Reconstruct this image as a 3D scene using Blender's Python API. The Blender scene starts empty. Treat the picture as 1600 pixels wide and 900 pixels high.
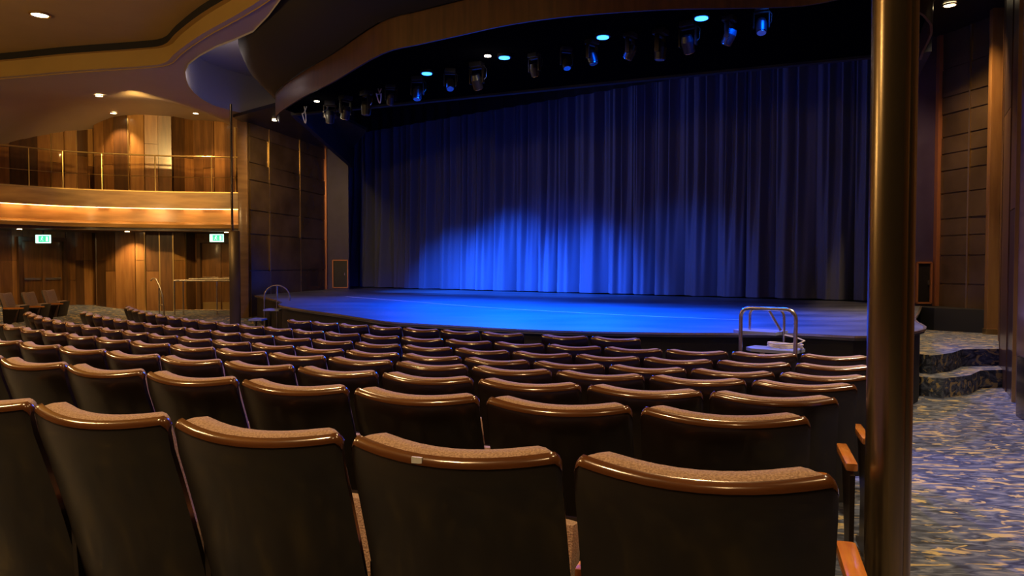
import bpy, bmesh, math, random
from mathutils import Vector, Matrix
random.seed(7)
S = bpy.context.scene
COL = S.collection
F = 1155.0                      # focal length in pixels of the 1600 x 900 frame
EYE = 1.72                      # camera height
HZ = 415.0                      # horizon row
# ------------------------------------------------------------------ camera
cam = bpy.data.cameras.new('camera'); camo = bpy.data.objects.new('camera', cam); COL.objects.link(camo)
cam.sensor_width = 36; cam.lens = F / 1600 * 36; cam.clip_start = .05; cam.clip_end = 200
PITCH = math.atan((450 - HZ) / F)
camo.location = (0, 0, EYE); camo.rotation_euler = (math.pi / 2 - PITCH, 0, 0)
S.camera = camo
# ------------------------------------------------------------------ world and exposure
w = bpy.data.worlds.new('world'); S.world = w; w.use_nodes = True
w.node_tree.nodes['Background'].inputs[0].default_value = (1, .62, .3, 1)
w.node_tree.nodes['Background'].inputs[1].default_value = .006
S.view_settings.view_transform = 'Standard'; S.view_settings.look = 'None'
S.view_settings.exposure = 0; S.view_settings.gamma = 1; S.view_settings.use_curve_mapping = False
WARM = (1, .62, .27); AMBER = (1, .5, .15); BLUE = (0.0, .075, 1)

def lamp(kind, loc, power, color, target=None, size=.1, spot=80, blend=.6, name=None):
    l = bpy.data.lights.new(name or kind.lower() + '_light', kind); l.energy = power; l.color = color
    if kind == 'SPOT': l.spot_size = math.radians(spot); l.spot_blend = blend; l.shadow_soft_size = size
    elif kind == 'POINT': l.shadow_soft_size = size
    elif kind == 'AREA': l.size = size
    o = bpy.data.objects.new(l.name, l); COL.objects.link(o); o.location = loc
    t = Vector(target) if target else Vector(loc) - Vector((0, 0, 1))
    o.rotation_euler = (t - Vector(loc)).to_track_quat('-Z', 'Y').to_euler()
    return o
# house lamps over the audience (their housings are outside the picture)
for (x, y, p) in [(-2.6, .6, 900), (2.2, 1.2, 260), (-6.5, 3.5, 750), (1.0, 4.6, 260), (-3.2, 7.0, 420), (-7.5, 9.0, 600), (-.2, -1.6, 150)]:
    lamp('SPOT', (x, y, 6.1), p, WARM, spot=120, blend=1, size=.12, name='house_downlight_beam')
for (x, y, p) in [(3.2, 3.6, 650), (4.2, 7.0, 1000), (6.8, 11.2, 700)]:
    lamp('SPOT', (x, y, 5.6), p, (1, .75, .48), spot=85, blend=1, size=.1, name='aisle_downlight_beam')
# warm fill spots added to brighten the walls, no fixtures seen
for (a, b_, p_, sp) in [((-8.6, 16.8, 5.5), (-10.6, 22.6, 4.6), 1200, 70), ((-8.0, 17.0, 5.5), (-10.4, 22.6, 1.6), 900, 60), ((-11.8, 15.6, 4.9), (-13.8, 21.0, 2.6), 420, 80),
        ((-5.4, 17.6, 5.5), (-6.8, 22.5, 3.4), 520, 64), ((6.3, 8.9, 5.6), (8.6, 13.6, 3.4), 1100, 80), ((4.0, 5.4, 5.9), (7.4, 11.0, 2.4), 260, 70)]:
    lamp('SPOT', a, p_, (1, .63, .2), b_, spot=sp, blend=1, size=.15, name='wall_fill_beam')
for (x, y, z, p_) in [(-9.5, 7.5, 4.0, 330), (-5.0, 3.0, 4.2, 180), (-14.5, 11.5, 4.2, 120)]:
    lamp('POINT', (x, y, z), p_, (1, .62, .24), size=.25, name='house_fill_light')  # unseen point fills added to warm and brighten the ceiling
lamp('POINT', (-6.5, 16.1, 6.1), 14, (1, .8, .72), size=.1, name='cove_fill_light')  # unseen fill added inside the cove to offset the blue spill
# blue stage wash, hung under the hood, plus unseen backlights added to brighten the floor
STAGE_BEAMS = [((-1.2, 12.9, 4.95), (-2.0, 16.4, .92), 7000, 78), ((.2, 12.0, 4.95), (1.2, 13.4, .92), 8000, 88),
    ((1.5, 11.0, 4.95), (2.2, 11.4, .92), 6000, 94), ((3.0, 9.9, 4.95), (3.8, 10.6, .92), 1500, 94),
    ((-2.4, 23.4, 7.0), (-3.2, 15.6, .92), 9000, 52), ((-.2, 21.6, 7.0), (-.9, 12.8, .92), 15000, 52), ((2.2, 19.6, 7.0), (1.4, 11.0, .92), 15000, 52),
    ((4.4, 17.6, 7.0), (3.6, 9.8, .92), 6000, 50), ((-.5, 14.2, 4.95), (.4, 19.8, .92), 7000, 60), ((-2.6, 15.0, 4.95), (-3.4, 21.6, .92), 4500, 34)]
for a, b, p, s in STAGE_BEAMS:
    lamp('SPOT', a, p * .42, BLUE, b, spot=s, blend=1, size=.12, name='blue_stage_beam')
CURTAIN_BEAMS = [((-5.0, 19.6, 4.6), (-1.6, 24.6, .3), 4200, 44), ((-4.2, 18.4, 4.6), (.2, 23.2, .4), 7000, 48),
    ((-2.6, 17.4, 4.6), (2.4, 21.4, .3), 5200, 44), ((.4, 15.4, 4.9), (4.6, 19.6, .6), 700, 50)]
for a, b, p, s in CURTAIN_BEAMS:
    lamp('SPOT', a, p * 1.5, (.015, .13, 1), b, spot=s, blend=1, size=.15, name='blue_curtain_beam')
lamp('SPOT', (-4.4, 17.6, 4.9), 420, (.24, .28, 1), (5.0, 19.5, 3.6), spot=80, blend=1, size=.2, name='curtain_wash_beam')

# ------------------------------------------------------------------ unproject helpers
def at(px, py, z):
    """point of height z seen at a pixel of the 1600 x 900 photograph"""
    x = (px - 800) / F; y = -(py - 450) / F
    c, s = math.cos(PITCH), math.sin(PITCH)
    d = Vector((x, c + y * s, -s + y * c))
    t = (z - EYE) / d.z
    return Vector((d.x * t, d.y * t, z))
# ------------------------------------------------------------------ materials
def mat(name, base, rough=.5, metal=0, coat=0, emis=None, es=0, sheen=0, spec=.5, trans=0):
    m = bpy.data.materials.new(name); m.use_nodes = True
    b = m.node_tree.nodes['Principled BSDF']
    b.inputs['Base Color'].default_value = (*base, 1); b.inputs['Roughness'].default_value = rough
    b.inputs['Metallic'].default_value = metal; b.inputs['Coat Weight'].default_value = coat
    b.inputs['Coat Roughness'].default_value = .12
    b.inputs['Sheen Weight'].default_value = sheen; b.inputs['Specular IOR Level'].default_value = spec
    b.inputs['Transmission Weight'].default_value = trans
    if emis: b.inputs['Emission Color'].default_value = (*emis, 1); b.inputs['Emission Strength'].default_value = es
    return m
def noise_mat(name, c1, c2, scale=(1, 1, 1), nscale=5, rough=.5, detail=4, lo=.35, hi=.65, bump=0, coat=0, metal=0, sheen=0, rough2=None):
    m = mat(name, c1, rough, metal, coat, sheen=sheen); nt = m.node_tree; b = nt.nodes['Principled BSDF']
    tc = nt.nodes.new('ShaderNodeTexCoord'); mp = nt.nodes.new('ShaderNodeMapping'); mp.inputs['Scale'].default_value = scale
    n = nt.nodes.new('ShaderNodeTexNoise'); n.inputs['Scale'].default_value = nscale; n.inputs['Detail'].default_value = detail
    r = nt.nodes.new('ShaderNodeValToRGB'); r.color_ramp.elements[0].position = lo; r.color_ramp.elements[1].position = hi
    r.color_ramp.elements[0].color = (*c1, 1); r.color_ramp.elements[1].color = (*c2, 1)
    L = nt.links.new
    L(tc.outputs['Object'], mp.inputs[0]); L(mp.outputs[0], n.inputs['Vector']); L(n.outputs[0], r.inputs[0]); L(r.outputs[0], b.inputs['Base Color'])
    if bump:
        bp = nt.nodes.new('ShaderNodeBump'); bp.inputs['Strength'].default_value = bump; bp.inputs['Distance'].default_value = .01
        L(n.outputs[0], bp.inputs['Height']); L(bp.outputs[0], b.inputs['Normal'])
    if rough2 is not None:
        mr = nt.nodes.new('ShaderNodeMapRange'); mr.inputs['To Min'].default_value = rough; mr.inputs['To Max'].default_value = rough2
        L(n.outputs[0], mr.inputs[0]); L(mr.outputs[0], b.inputs['Roughness'])
    return m
M = {}
M['lacquer'] = noise_mat('lacquered_wood', (.005, .0022, .0012), (.010, .004, .002), (1, 1, 4), 2, .34, coat=.25, lo=.3, hi=.7)
M['edge'] = noise_mat('highlit_wood_edge', (.075, .026, .009), (.12, .045, .016), (1, 1, 9), 4, .2, coat=.9)
M['pad'] = noise_mat('brown_seat_fabric', (.26, .16, .11), (.46, .31, .22), (1, 1, 1), 210, .95, detail=2, bump=.5, sheen=.25)
M['arm'] = noise_mat('orange_armrest_wood', (.62, .2, .035), (.8, .33, .07), (6, 1, 1), 6, .2, coat=.8)
M['stand'] = mat('dark_seat_metal', (.03, .022, .018), .35, .6)
M['bronze'] = noise_mat('bronze_cladding', (.20, .15, .09), (.30, .23, .14), (1, 1, .15), 3, .18, metal=.9, rough2=.32)
M['brass'] = mat('brass_trim', (.62, .42, .17), .28, .9)
M['chrome'] = mat('brushed_steel_tube', (.62, .55, .47), .25, .95)
M['black'] = mat('matt_black', (.008, .008, .009), .7)
M['gloss_black'] = noise_mat('gloss_black_panel', (.010, .009, .010), (.02, .018, .018), (1, 1, 1), 1.5, .25, rough2=.45)
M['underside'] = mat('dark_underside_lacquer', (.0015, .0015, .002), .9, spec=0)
M['blackcloth'] = mat('black_border_cloth', (.006, .006, .007), .95)
woods = [((.10, .042, .012), (.17, .075, .022)), ((.20, .085, .024), (.30, .14, .042)), ((.055, .025, .009), (.09, .04, .014)), ((.25, .12, .035), (.34, .175, .055))]
for i, (a, b) in enumerate(woods):
    M['wood%d' % i] = noise_mat('wall_plank_wood_tone_' + 'abcd'[i], a, b, (5, 5, .5), 2.5, .32, coat=.3)
M['panelwood'] = noise_mat('balcony_front_wood', (.19, .095, .03), (.29, .155, .055), (.6, .6, 4), 2, .33, coat=.3)
M['darkglass'] = noise_mat('dark_mirror_panel', (.085, .052, .024), (.15, .095, .045), (1, 1, 1), 1.2, .1, metal=.3, rough2=.25)
M['copper'] = mat('copper_frame', (.5, .2, .09), .35, .5)
M['purple'] = noise_mat('dark_violet_panel', (.045, .03, .075), (.06, .045, .10), (1, 1, 1), 2, .4)
M['ceil'] = noise_mat('ochre_ceiling_paint', (.42, .27, .075), (.46, .30, .085), (1, 1, 1), .8, .8)
M['soffit'] = noise_mat('beige_ceiling_paint', (.44, .33, .22), (.48, .37, .25), (1, 1, 1), .6, .55)
M['pale'] = mat('pale_cove_paint', (.46, .43, .44), .7)
M['deck'] = noise_mat('stage_floor_paint', (.028, .032, .04), (.125, .135, .15), (1, 2.2, 1), .8, .42, detail=6, lo=.35, hi=.72, rough2=.52)
M['deck'].node_tree.nodes['Principled BSDF'].inputs['Specular IOR Level'].default_value = 1
M['lens_warm'] = mat('warm_lamp_lens', (1, .9, .7), .5, emis=(1, .78, .42), es=14)
M['lens_blue'] = mat('blue_lamp_lens', (.1, .3, 1), .5, emis=(.02, .16, 1), es=9)
M['lens_white'] = mat('white_lamp_lens', (1, .95, .85), .5, emis=(1, .85, .6), es=16)
M['led'] = mat('warm_light_strip', (1, .8, .5), .5, emis=(1, .5, .13), es=15)
M['green'] = mat('green_exit_sign_face', (.05, .6, .3), .5, emis=(.06, .75, .36), es=1.1)
M['greenwhite'] = mat('white_exit_sign_mark', (.7, 1, .85), .5, emis=(.55, 1, .8), es=1.6)
M['glass'] = mat('clear_balustrade_glass', (.9, .85, .75), .03, spec=.5, trans=1)
M['glass'].node_tree.nodes['Principled BSDF'].inputs['IOR'].default_value = 1.1
M['tape'] = mat('white_stage_tape', (.75, .78, .8), .5)
M['cable'] = mat('white_cable', (.75, .66, .5), .5)
M['tread'] = mat('pale_step_tread', (.30, .34, .46), .35)
# velvet curtain
m = mat('blue_grey_velvet', (.11, .12, .18), .8, sheen=.2); M['velvet'] = m
# carpet
def carpet():
    m = mat('patterned_carpet', (.05, .06, .08), .95); nt = m.node_tree; b = nt.nodes['Principled BSDF']; L = nt.links.new
    tc = nt.nodes.new('ShaderNodeTexCoord')
    mp = nt.nodes.new('ShaderNodeMapping'); mp.inputs['Rotation'].default_value = (0, 0, .22); mp.inputs['Scale'].default_value = (2.1, 4.8, 4)
    n0 = nt.nodes.new('ShaderNodeTexNoise'); n0.inputs['Scale'].default_value = 1.1; n0.inputs['Detail'].default_value = 2
    n1 = nt.nodes.new('ShaderNodeTexNoise'); n1.inputs['Scale'].default_value = 2.3; n1.inputs['Detail'].default_value = 3; n1.inputs['Distortion'].default_value = 1.6
    n2 = nt.nodes.new('ShaderNodeTexNoise'); n2.inputs['Scale'].default_value = 1.5; n2.inputs['Detail'].default_value = 3; n2.inputs['Distortion'].default_value = 2.2
    off = nt.nodes.new('ShaderNodeVectorMath'); off.operation = 'ADD'; off.inputs[1].default_value = (13, 7, 2)
    r1 = nt.nodes.new('ShaderNodeValToRGB'); e = r1.color_ramp.elements
    e[0].position = .36; e[0].color = (.022, .026, .04, 1); e[1].position = .66; e[1].color = (.17, .185, .215, 1)
    k = e.new(.5); k.color = (.065, .08, .12, 1)
    r2 = nt.nodes.new('ShaderNodeValToRGB'); f = r2.color_ramp.elements
    f[0].position = .565; f[0].color = (0, 0, 0, 1); f[1].position = .62; f[1].color = (1, 1, 1, 1)
    mx = nt.nodes.new('ShaderNodeMix'); mx.data_type = 'RGBA'; mx.inputs[7].default_value = (.46, .35, .15, 1)
    L(tc.outputs['Object'], mp.inputs[0])
    L(mp.outputs[0], n1.inputs['Vector']); L(mp.outputs[0], off.inputs[0]); L(off.outputs[0], n2.inputs['Vector'])
    L(n1.outputs[0], r1.inputs[0]); L(n2.outputs[0], r2.inputs[0])
    L(r1.outputs[0], mx.inputs[6]); L(r2.outputs[0], mx.inputs[0]); L(mx.outputs[2], b.inputs['Base Color'])
    return m
M['carpet'] = carpet()
# ------------------------------------------------------------------ mesh builder
class MB:
    def __init__(s): s.v = []; s.f = []; s.mi = []; s.cur = 0; s.mats = []
    def use(s, m):
        if m not in s.mats: s.mats.append(m)
        s.cur = s.mats.index(m); return s
    def add(s, vs, fs):
        o = len(s.v); s.v += [tuple(v) for v in vs]
        for f in fs: s.f.append([i + o for i in f]); s.mi.append(s.cur)
        return s
    def box(s, c, d, rz=0, bev=0, rx=0):
        bm = bmesh.new(); bmesh.ops.create_cube(bm, size=1)
        for v in bm.verts: v.co = Vector((v.co.x * d[0], v.co.y * d[1], v.co.z * d[2]))
        if bev: bmesh.ops.bevel(bm, geom=list(bm.edges), offset=bev, segments=2, affect='EDGES', profile=.7)
        T = Matrix.Translation(c) @ Matrix.Rotation(rz, 4, 'Z') @ Matrix.Rotation(rx, 4, 'X')
        bm.transform(T); bm.verts.index_update()
        s.add([v.co.copy() for v in bm.verts], [[v.index for v in f.verts] for f in bm.faces]); bm.free(); return s
    def cyl(s, c, r, h, n=24, r2=None, axis='Z', rot=None):
        r2 = r if r2 is None else r2; vs = []
        for k in range(n):
            a = 2 * math.pi * k / n; vs.append(Vector((r * math.cos(a), r * math.sin(a), 0)))
        for k in range(n):
            a = 2 * math.pi * k / n; vs.append(Vector((r2 * math.cos(a), r2 * math.sin(a), h)))
        if rot: vs = [rot @ v for v in vs]
        vs = [v + Vector(c) for v in vs]
        fs = [[k, (k + 1) % n, n + (k + 1) % n, n + k] for k in range(n)] + [list(range(n))[::-1], list(range(n, 2 * n))]
        return s.add(vs, fs)
    def tube(s, pts, r, n=10):
        pts = [Vector(p) for p in pts]; vs = []; up = None
        for i, p in enumerate(pts):
            d = (pts[min(i + 1, len(pts) - 1)] - pts[max(i - 1, 0)]).normalized()
            if up is None: up = d.orthogonal().normalized()
            up = (up - d * up.dot(d)).normalized(); q = d.cross(up)
            for k in range(n):
                a = 2 * math.pi * k / n; vs.append(p + up * r * math.cos(a) + q * r * math.sin(a))
        N = len(pts); fs = []
        for i in range(N - 1):
            for k in range(n): fs.append([i * n + k, i * n + (k + 1) % n, (i + 1) * n + (k + 1) % n, (i + 1) * n + k])
        fs += [list(range(n))[::-1], list(range((N - 1) * n, N * n))]
        return s.add(vs, fs)
    def prism(s, poly, z0, z1):
        n = len(poly)
        g = (lambda z, p: z(p) if callable(z) else z)
        vs = [(p[0], p[1], g(z0, p)) for p in poly] + [(p[0], p[1], g(z1, p)) for p in poly]
        fs = [[k, (k + 1) % n, n + (k + 1) % n, n + k] for k in range(n)] + [list(range(n))[::-1], list(range(n, 2 * n))]
        return s.add(vs, fs)
    def ribbon(s, path, prof):
        """sweep a closed profile of (outward offset, z) along a plan path; outward = left of travel"""
        P = [Vector((p[0], p[1])) for p in path]; N = len(P); n = len(prof); vs = []
        for i in range(N):
            a = (P[i] - P[i - 1]).normalized() if i else (P[1] - P[0]).normalized()
            b = (P[i + 1] - P[i]).normalized() if i < N - 1 else a
            t = (a + b).normalized(); nn = Vector((-t.y, t.x)); k = 1 / max(.5, nn.dot(Vector((-a.y, a.x))))
            for (o, z) in prof: q = P[i] + nn * o * k; vs.append((q.x, q.y, z))
        fs = []
        for i in range(N - 1):
            for k in range(n): fs.append([i * n + k, i * n + (k + 1) % n, (i + 1) * n + (k + 1) % n, (i + 1) * n + k])
        fs += [list(range(n))[::-1], list(range((N - 1) * n, N * n))]
        return s.add(vs, fs)
    def obj(s, name, parent=None, m=None, smooth=30, kind=None):
        me = bpy.data.meshes.new(name); me.from_pydata(s.v, [], s.f)
        for mm in (s.mats or [m]): me.materials.append(mm)
        if s.mats: me.polygons.foreach_set('material_index', s.mi)
        bm = bmesh.new(); bm.from_mesh(me)
        bmesh.ops.recalc_face_normals(bm, faces=bm.faces); bm.to_mesh(me); bm.free()
        if smooth:
            me.polygons.foreach_set('use_smooth', [True] * len(me.polygons)); me.set_sharp_from_angle(angle=math.radians(smooth))
        o = bpy.data.objects.new(name, me); COL.objects.link(o)
        if parent: o.parent = parent
        if kind: o['kind'] = kind
        return o
def tag(o, label, cat, group=None, kind=None):
    o['label'] = label; o['category'] = cat
    if group: o['group'] = group
    if kind: o['kind'] = kind
    return o
def thing(name, label, cat, loc=(0, 0, 0), rz=0, group=None):
    o = bpy.data.objects.new(name, None); COL.objects.link(o); o.location = loc; o.rotation_euler = (0, 0, rz)
    return tag(o, label, cat, group)
def dup(root, loc, rz=None, label=None, group=None):
    r = root.copy(); COL.objects.link(r); r.location = loc
    if rz is not None: r.rotation_euler = (0, 0, rz)
    if label: r['label'] = label
    if group: r['group'] = group
    for ch in list(root.children):
        c = ch.copy(); COL.objects.link(c); c.parent = r
        for g in ch.children:
            d = g.copy(); COL.objects.link(d); d.parent = c
    return r
def smooth_path(pts, k=6):
    """Catmull-Rom through plan or space points"""
    P = [Vector(p) for p in pts]; out = []
    for i in range(len(P) - 1):
        a, b, c, d = P[max(i - 1, 0)], P[i], P[i + 1], P[min(i + 2, len(P) - 1)]
        for j in range(k):
            t = j / k
            out.append(.5 * ((2 * b) + (c - a) * t + (2 * a - 5 * b + 4 * c - d) * t * t + (3 * b - a - 3 * c + d) * t ** 3))
    out.append(P[-1]); return out
# ------------------------------------------------------------------ layout of the rows
CX, CY = 7.113, 22.036
ROW_R = [21.614, 20.694, 19.782, 18.924, 18.118, 17.35, 16.55, 15.663]
ROW_TOP = [EYE - d for d in (.412, .474, .561, .629, .690, .722, .742, .742)]
SEAT_H = .98
ROW_Z = [t - SEAT_H for t in ROW_TOP]
def smooth01(t): t = max(0, min(1, t)); return t * t * (3 - 2 * t)
def floor_z(x, y):
    R = math.hypot(x - CX, y - CY)
    if R >= ROW_R[0]: z = ROW_Z[0] + (R - ROW_R[0]) * .05
    elif R <= ROW_R[-1]: z = ROW_Z[-1]
    else:
        for i in range(7):
            if ROW_R[i] >= R >= ROW_R[i + 1]:
                t = (ROW_R[i] - R) / (ROW_R[i] - ROW_R[i + 1]); z = ROW_Z[i] * (1 - t) + ROW_Z[i + 1] * t; break
    lift = smooth01((y - 17.6) / 3.2) * smooth01((-5.4 - x) / 1.2) * .32
    return max(z, -.02) + lift
def ring_angle(px, R):
    d = Vector(((px - 800) / F, 1)).normalized(); bb = -(d.x * CX + d.y * CY); cc = CX * CX + CY * CY - R * R
    q = math.sqrt(max(bb * bb - cc, 0)); t = -bb - q
    if t < .3: t = -bb + q
    return math.atan2(t * d.x - CX, CY - t * d.y)
# ================================================================== STRUCTURE
# carpeted floor
b = MB(); nx, ny = 92, 104; x0, x1, y0, y1 = -17.5, 10.5, -4, 27
for j in range(ny + 1):
    for i in range(nx + 1):
        x = x0 + (x1 - x0) * i / nx; y = y0 + (y1 - y0) * j / ny; b.v.append((x, y, floor_z(x, y)))
for j in range(ny):
    for i in range(nx):
        k = j * (nx + 1) + i; b.f.append([k, k + 1, k + nx + 2, k + nx + 1]); b.mi.append(0)
b.mats = [M['carpet']]; b.obj('floor', kind='structure', smooth=60)

# stage
STZ = .92
edge_px = [(437, 477), (475, 484), (527, 491), (600, 502), (660, 506), (720, 509.5), (800, 514), (900, 517.5), (1040, 520), (1140, 520.5), (1248, 521.5), (1363, 525.5)]
front = [at(p[0], p[1], STZ).xy for p in edge_px]
left_side = [Vector((-6.97, 20.0)), Vector((-5.7, 17.6)), Vector((-5.0, 16.0))]
right_side = [Vector((5.2, 9.3)), Vector((5.95, 10.9)), Vector((7.0, 12.7)), Vector((8.1, 14.6))]
edge_pts = left_side + front + right_side
edge = [p.xy for p in smooth_path([Vector((p.x, p.y, 0)) for p in edge_pts], 4)]
back = [Vector((9.2, 15.35)), Vector((-7.2, 28.55)), Vector((-6.2, 24.95))]
stage = thing('stage', 'large raised thrust stage with curved front under blue light', 'stage')
poly = [(p.x, p.y) for p in edge + back]
MB().prism(poly, STZ - .05, STZ).obj('stage_deck', stage, M['deck'])
inner = []
pe = edge
MB().ribbon([(p.x, p.y) for p in edge], [(0.06, -.1), (.12, -.1), (.12, STZ - .05), (.06, STZ - .05)]).obj('front_riser', stage, M['black'])
MB().ribbon([(p.x, p.y) for p in edge], [(-.015, STZ - .02), (.02, STZ - .02), (.02, STZ + .004), (-.015, STZ + .004)]).obj('edge_trim', stage, M['chrome'])
tl = [at(x, y, STZ).xy for x, y in [(540, 463.5), (640, 471), (740, 479), (870, 487), (1010, 494), (1160, 500)]]
MB().ribbon([(p.x, p.y) for p in smooth_path([Vector((p.x, p.y, 0)) for p in tl], 4)], [(-.02, STZ + .001), (.02, STZ + .001), (.02, STZ + .004), (-.02, STZ + .004)]).obj('tape_line', stage, M['tape'])

# curtain line
CA = Vector((-5.8, 28.0)); CU = Vector((13.95, -11.2)).normalized(); CN = Vector((CU.y, -CU.x))  # CN towards the audience
if CN.y > 0: CN = -CN
def cpt(t, n=0): return CA + CU * t + CN * n
# the main curtain: one pleated velvet sheet
b = MB(); NT = 1500; NZ = 26; t0, t1 = -1.4, 20.4; z0, z1 = STZ + .04, 7.4
rnd = random.Random(3); per = .82
nf = int((t1 - t0) / per) + 2
jit = [rnd.uniform(-.16, .16) for _ in range(nf + 2)]; amp = [rnd.uniform(.75, 1.2) for _ in range(nf + 2)]
ph = [rnd.uniform(0, 6.28) for _ in range(nf + 2)]; ph2 = [rnd.uniform(0, 6.28) for _ in range(nf + 2)]
def fold(t, h):
    """h 0 at the hem, 1 at the top: wide box pleats at the hem, narrow gathers above"""
    u = (t - t0) / per + .12 * math.sin(2.1 * t); k = int(u); f = u - k; k = max(0, min(nf, k))
    wide = (.65 * max(0, math.sin(math.pi * f)) ** 1.4 + .35 * (1 - abs(2 * f - 1) ** 6)) * .19 * amp[k]
    wide += .03 * math.sin(2 * math.pi * f + ph[k]) + .022 * math.sin(4 * math.pi * f + ph2[k])
    sl = .25 * math.sin(ph[k] + 2.5 * h)
    nar = (.075 * math.sin(2 * math.pi * 3 * (f + .08 * sl) + ph2[k] * .3) + .03 * math.sin(2 * math.pi * 5 * f + ph[k]) ) * (max(0, math.sin(math.pi * f)) ** .5)
    m = smooth01(h * 1.7)
    return wide * 1.9 * (1 - .5 * m) + nar * (.3 + 1.3 * m)
for j in range(NZ + 1):
    h = j / NZ; z = z0 + (z1 - z0) * h
    for i in range(NT + 1):
        t = t0 + (t1 - t0) * i / NT; p = cpt(t, fold(t, h)); b.v.append((p.x, p.y, z + (.02 * math.sin(7 * t) if j == 0 else 0)))
for j in range(NZ):
    for i in range(NT):
        k = j * (NT + 1) + i; b.f.append([k, k + 1, k + NT + 2, k + NT + 1]); b.mi.append(0)
b.mats = [M['velvet']]
cur = b.obj('stage_curtain', smooth=75); tag(cur, 'full width pleated blue grey velvet curtain across back of the stage', 'curtain')
# hem band along the bottom of the curtain
b = MB()
for jj, (z, off) in enumerate([(z0 - .02, .006), (z0 + .24, .006)]):
    for i in range(NT + 1):
        t = t0 + (t1 - t0) * i / NT; p = cpt(t, fold(t, (z - z0) / (z1 - z0)) + .012); b.v.append((p.x, p.y, z))
for i in range(NT): b.f.append([i, i + 1, i + NT + 2, i + NT + 1]); b.mi.append(0)
b.mats = [M['velvet']]; b.obj('hem', cur, smooth=75)
# black border above the curtain
b = MB(); p0 = cpt(-.9, .55); p1 = cpt(18.6, .55); d = (p1 - p0) / 200
b.ribbon([(p0 + d * i + CN * .05 * math.sin(i * 1.1)) [:] for i in range(201)], [(0, 6.55), (.02, 6.55), (.02, 9.18), (0, 9.18)])
tag(b.obj('black_border', m=M['blackcloth']), 'black cloth border hanging above the top of the velvet curtain', 'border cloth')
# stage house shell
bk = cpt(-2.5, -.9); bk2 = cpt(22, -.9)
MB().ribbon([(bk.x, bk.y), (bk2.x, bk2.y)], [(0, -.1), (.1, -.1), (.1, 9.4), (0, 9.4)]).obj('wall_back', None, M['black'], kind='structure')
MB().prism([(-9.5, 31), (10.5, 19), (10.5, 14), (8, 14.2), (-7, 24)], 9.2, 9.4).obj('ceiling_stage', None, M['black'], kind='structure')
# wings behind the proscenium
MB().ribbon([(-5.55, 25.2), (-6.6, 27.0), (-8.2, 30.4)], [(0, STZ), (.1, STZ), (.1, 9.3), (0, 9.3)]).obj('wall_wing_left', None, M['black'], kind='structure')
MB().ribbon([(9.9, 18.5), (8.9, 16.2), (7.75, 14.85)], [(0, STZ), (.1, STZ), (.1, 9.3), (0, 9.3)]).obj('wall_wing_right', None, M['black'], kind='structure')
# proscenium panels
def proscenium(name, a, c, top, side):
    a = Vector(a); c = Vector(c); d = c - a; L = d.length; rz = math.atan2(d.y, d.x); mid = (a + c) / 2
    r = bpy.data.objects.new(name, None); COL.objects.link(r); r.location = (mid.x, mid.y, 0); r.rotation_euler = (0, 0, rz); r['kind'] = 'structure'
    MB().box((0, .1, (STZ + 9.2) / 2), (L, .16, 9.2 - STZ)).obj('panel', r, M['purple'])
    fr = MB(); o = side * (L / 2 - .045)
    fr.box((o, -.03, (STZ + top) / 2), (.09, .12, top - STZ), bev=.01)
    fr.obj('copper_frame', r, M['copper'])
    MB().box((0, -.02, top), (L, .06, .035)).obj('top_trim', r, M['brass'])
    return r, L
pl, Ll = proscenium('wall_proscenium_left', (-6.3, 24.9), (-5.5, 24.9), 6.4, -1)
pr, Lr = proscenium('wall_proscenium_right', (7.55, 14.67), (8.45, 14.67), 6.28, 1)
def hatch(parent, x, w, h):
    f = MB(); z = STZ + .06 + h / 2
    for sx in (-1, 1): f.box((x + sx * w / 2, -.01, z), (.035, .05, h))
    for sz in (-1, 1): f.box((x, -.01, z + sz * h / 2), (w, .05, .035))
    o = f.obj('hatch_frame', parent, M['copper']); MB().box((x, .005, z), (w - .05, .03, h - .05)).obj('hatch_panel', o, M['gloss_black'])
    MB().box((x + w * .3, -.03, z), (.02, .04, .09), bev=.006).obj('hatch_handle', o, M['chrome'])
hatch(pl, .12, .5, .92); hatch(pr, .17, .28, .8)

# dark panelled walls beside the stage
def panel_wall(name, a, c, z0, z1, seams, bars, base):
    a = Vector(a); c = Vector(c); d = c - a; L = d.length; rz = math.atan2(d.y, d.x)
    b = MB().use(base)
    b.box(((a.x + c.x) / 2 - math.sin(rz) * .08, (a.y + c.y) / 2 + math.cos(rz) * .08, (z0 + z1) / 2), (L, .16, z1 - z0), rz)
    R = Matrix.Rotation(rz, 3, 'Z')
    rr = random.Random(len(name))
    # individual inset panels with a small relief
    zs = [z0] + [z0 + (z1 - z0) * q for q in bars] + [z1]; us = [0] + [L * q for q in seams] + [L]
    for i in range(len(us) - 1):
        for j in range(len(zs) - 1):
            w_ = us[i + 1] - us[i] - .03; h_ = zs[j + 1] - zs[j] - .025
            if w_ <= 0 or h_ <= 0: continue
            p = R @ Vector(((us[i] + us[i + 1]) / 2, -.012 - rr.random() * .02, 0)) + Vector((a.x, a.y, (zs[j] + zs[j + 1]) / 2))
            b.box(p, (w_, .03, h_), rz + rr.uniform(-.02, .02), rx=rr.uniform(-.012, .012))
    b.use(M['brass'])
    for u in us[1:-1]:
        p = R @ Vector((u, -.03, 0)) + Vector((a.x, a.y, (z0 + z1) / 2)); b.box(p, (.035, .05, z1 - z0), rz)
    return b.obj(name, None, kind='structure')
panel_wall('wall_left_front', (-7.2, 20.3), (-6.3, 24.85), STZ - 1, 5.85, (.22, .62), (.28, .45, .56, .7, .78, .9), M['darkglass'])
panel_wall('wall_right_front', (8.46, 14.6), (8.75, 13.25), STZ - .1, 6.3, (.5,), (.1, .2, .27, .33, .42, .5, .56, .62, .7, .76, .86), M['darkglass'])
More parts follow.
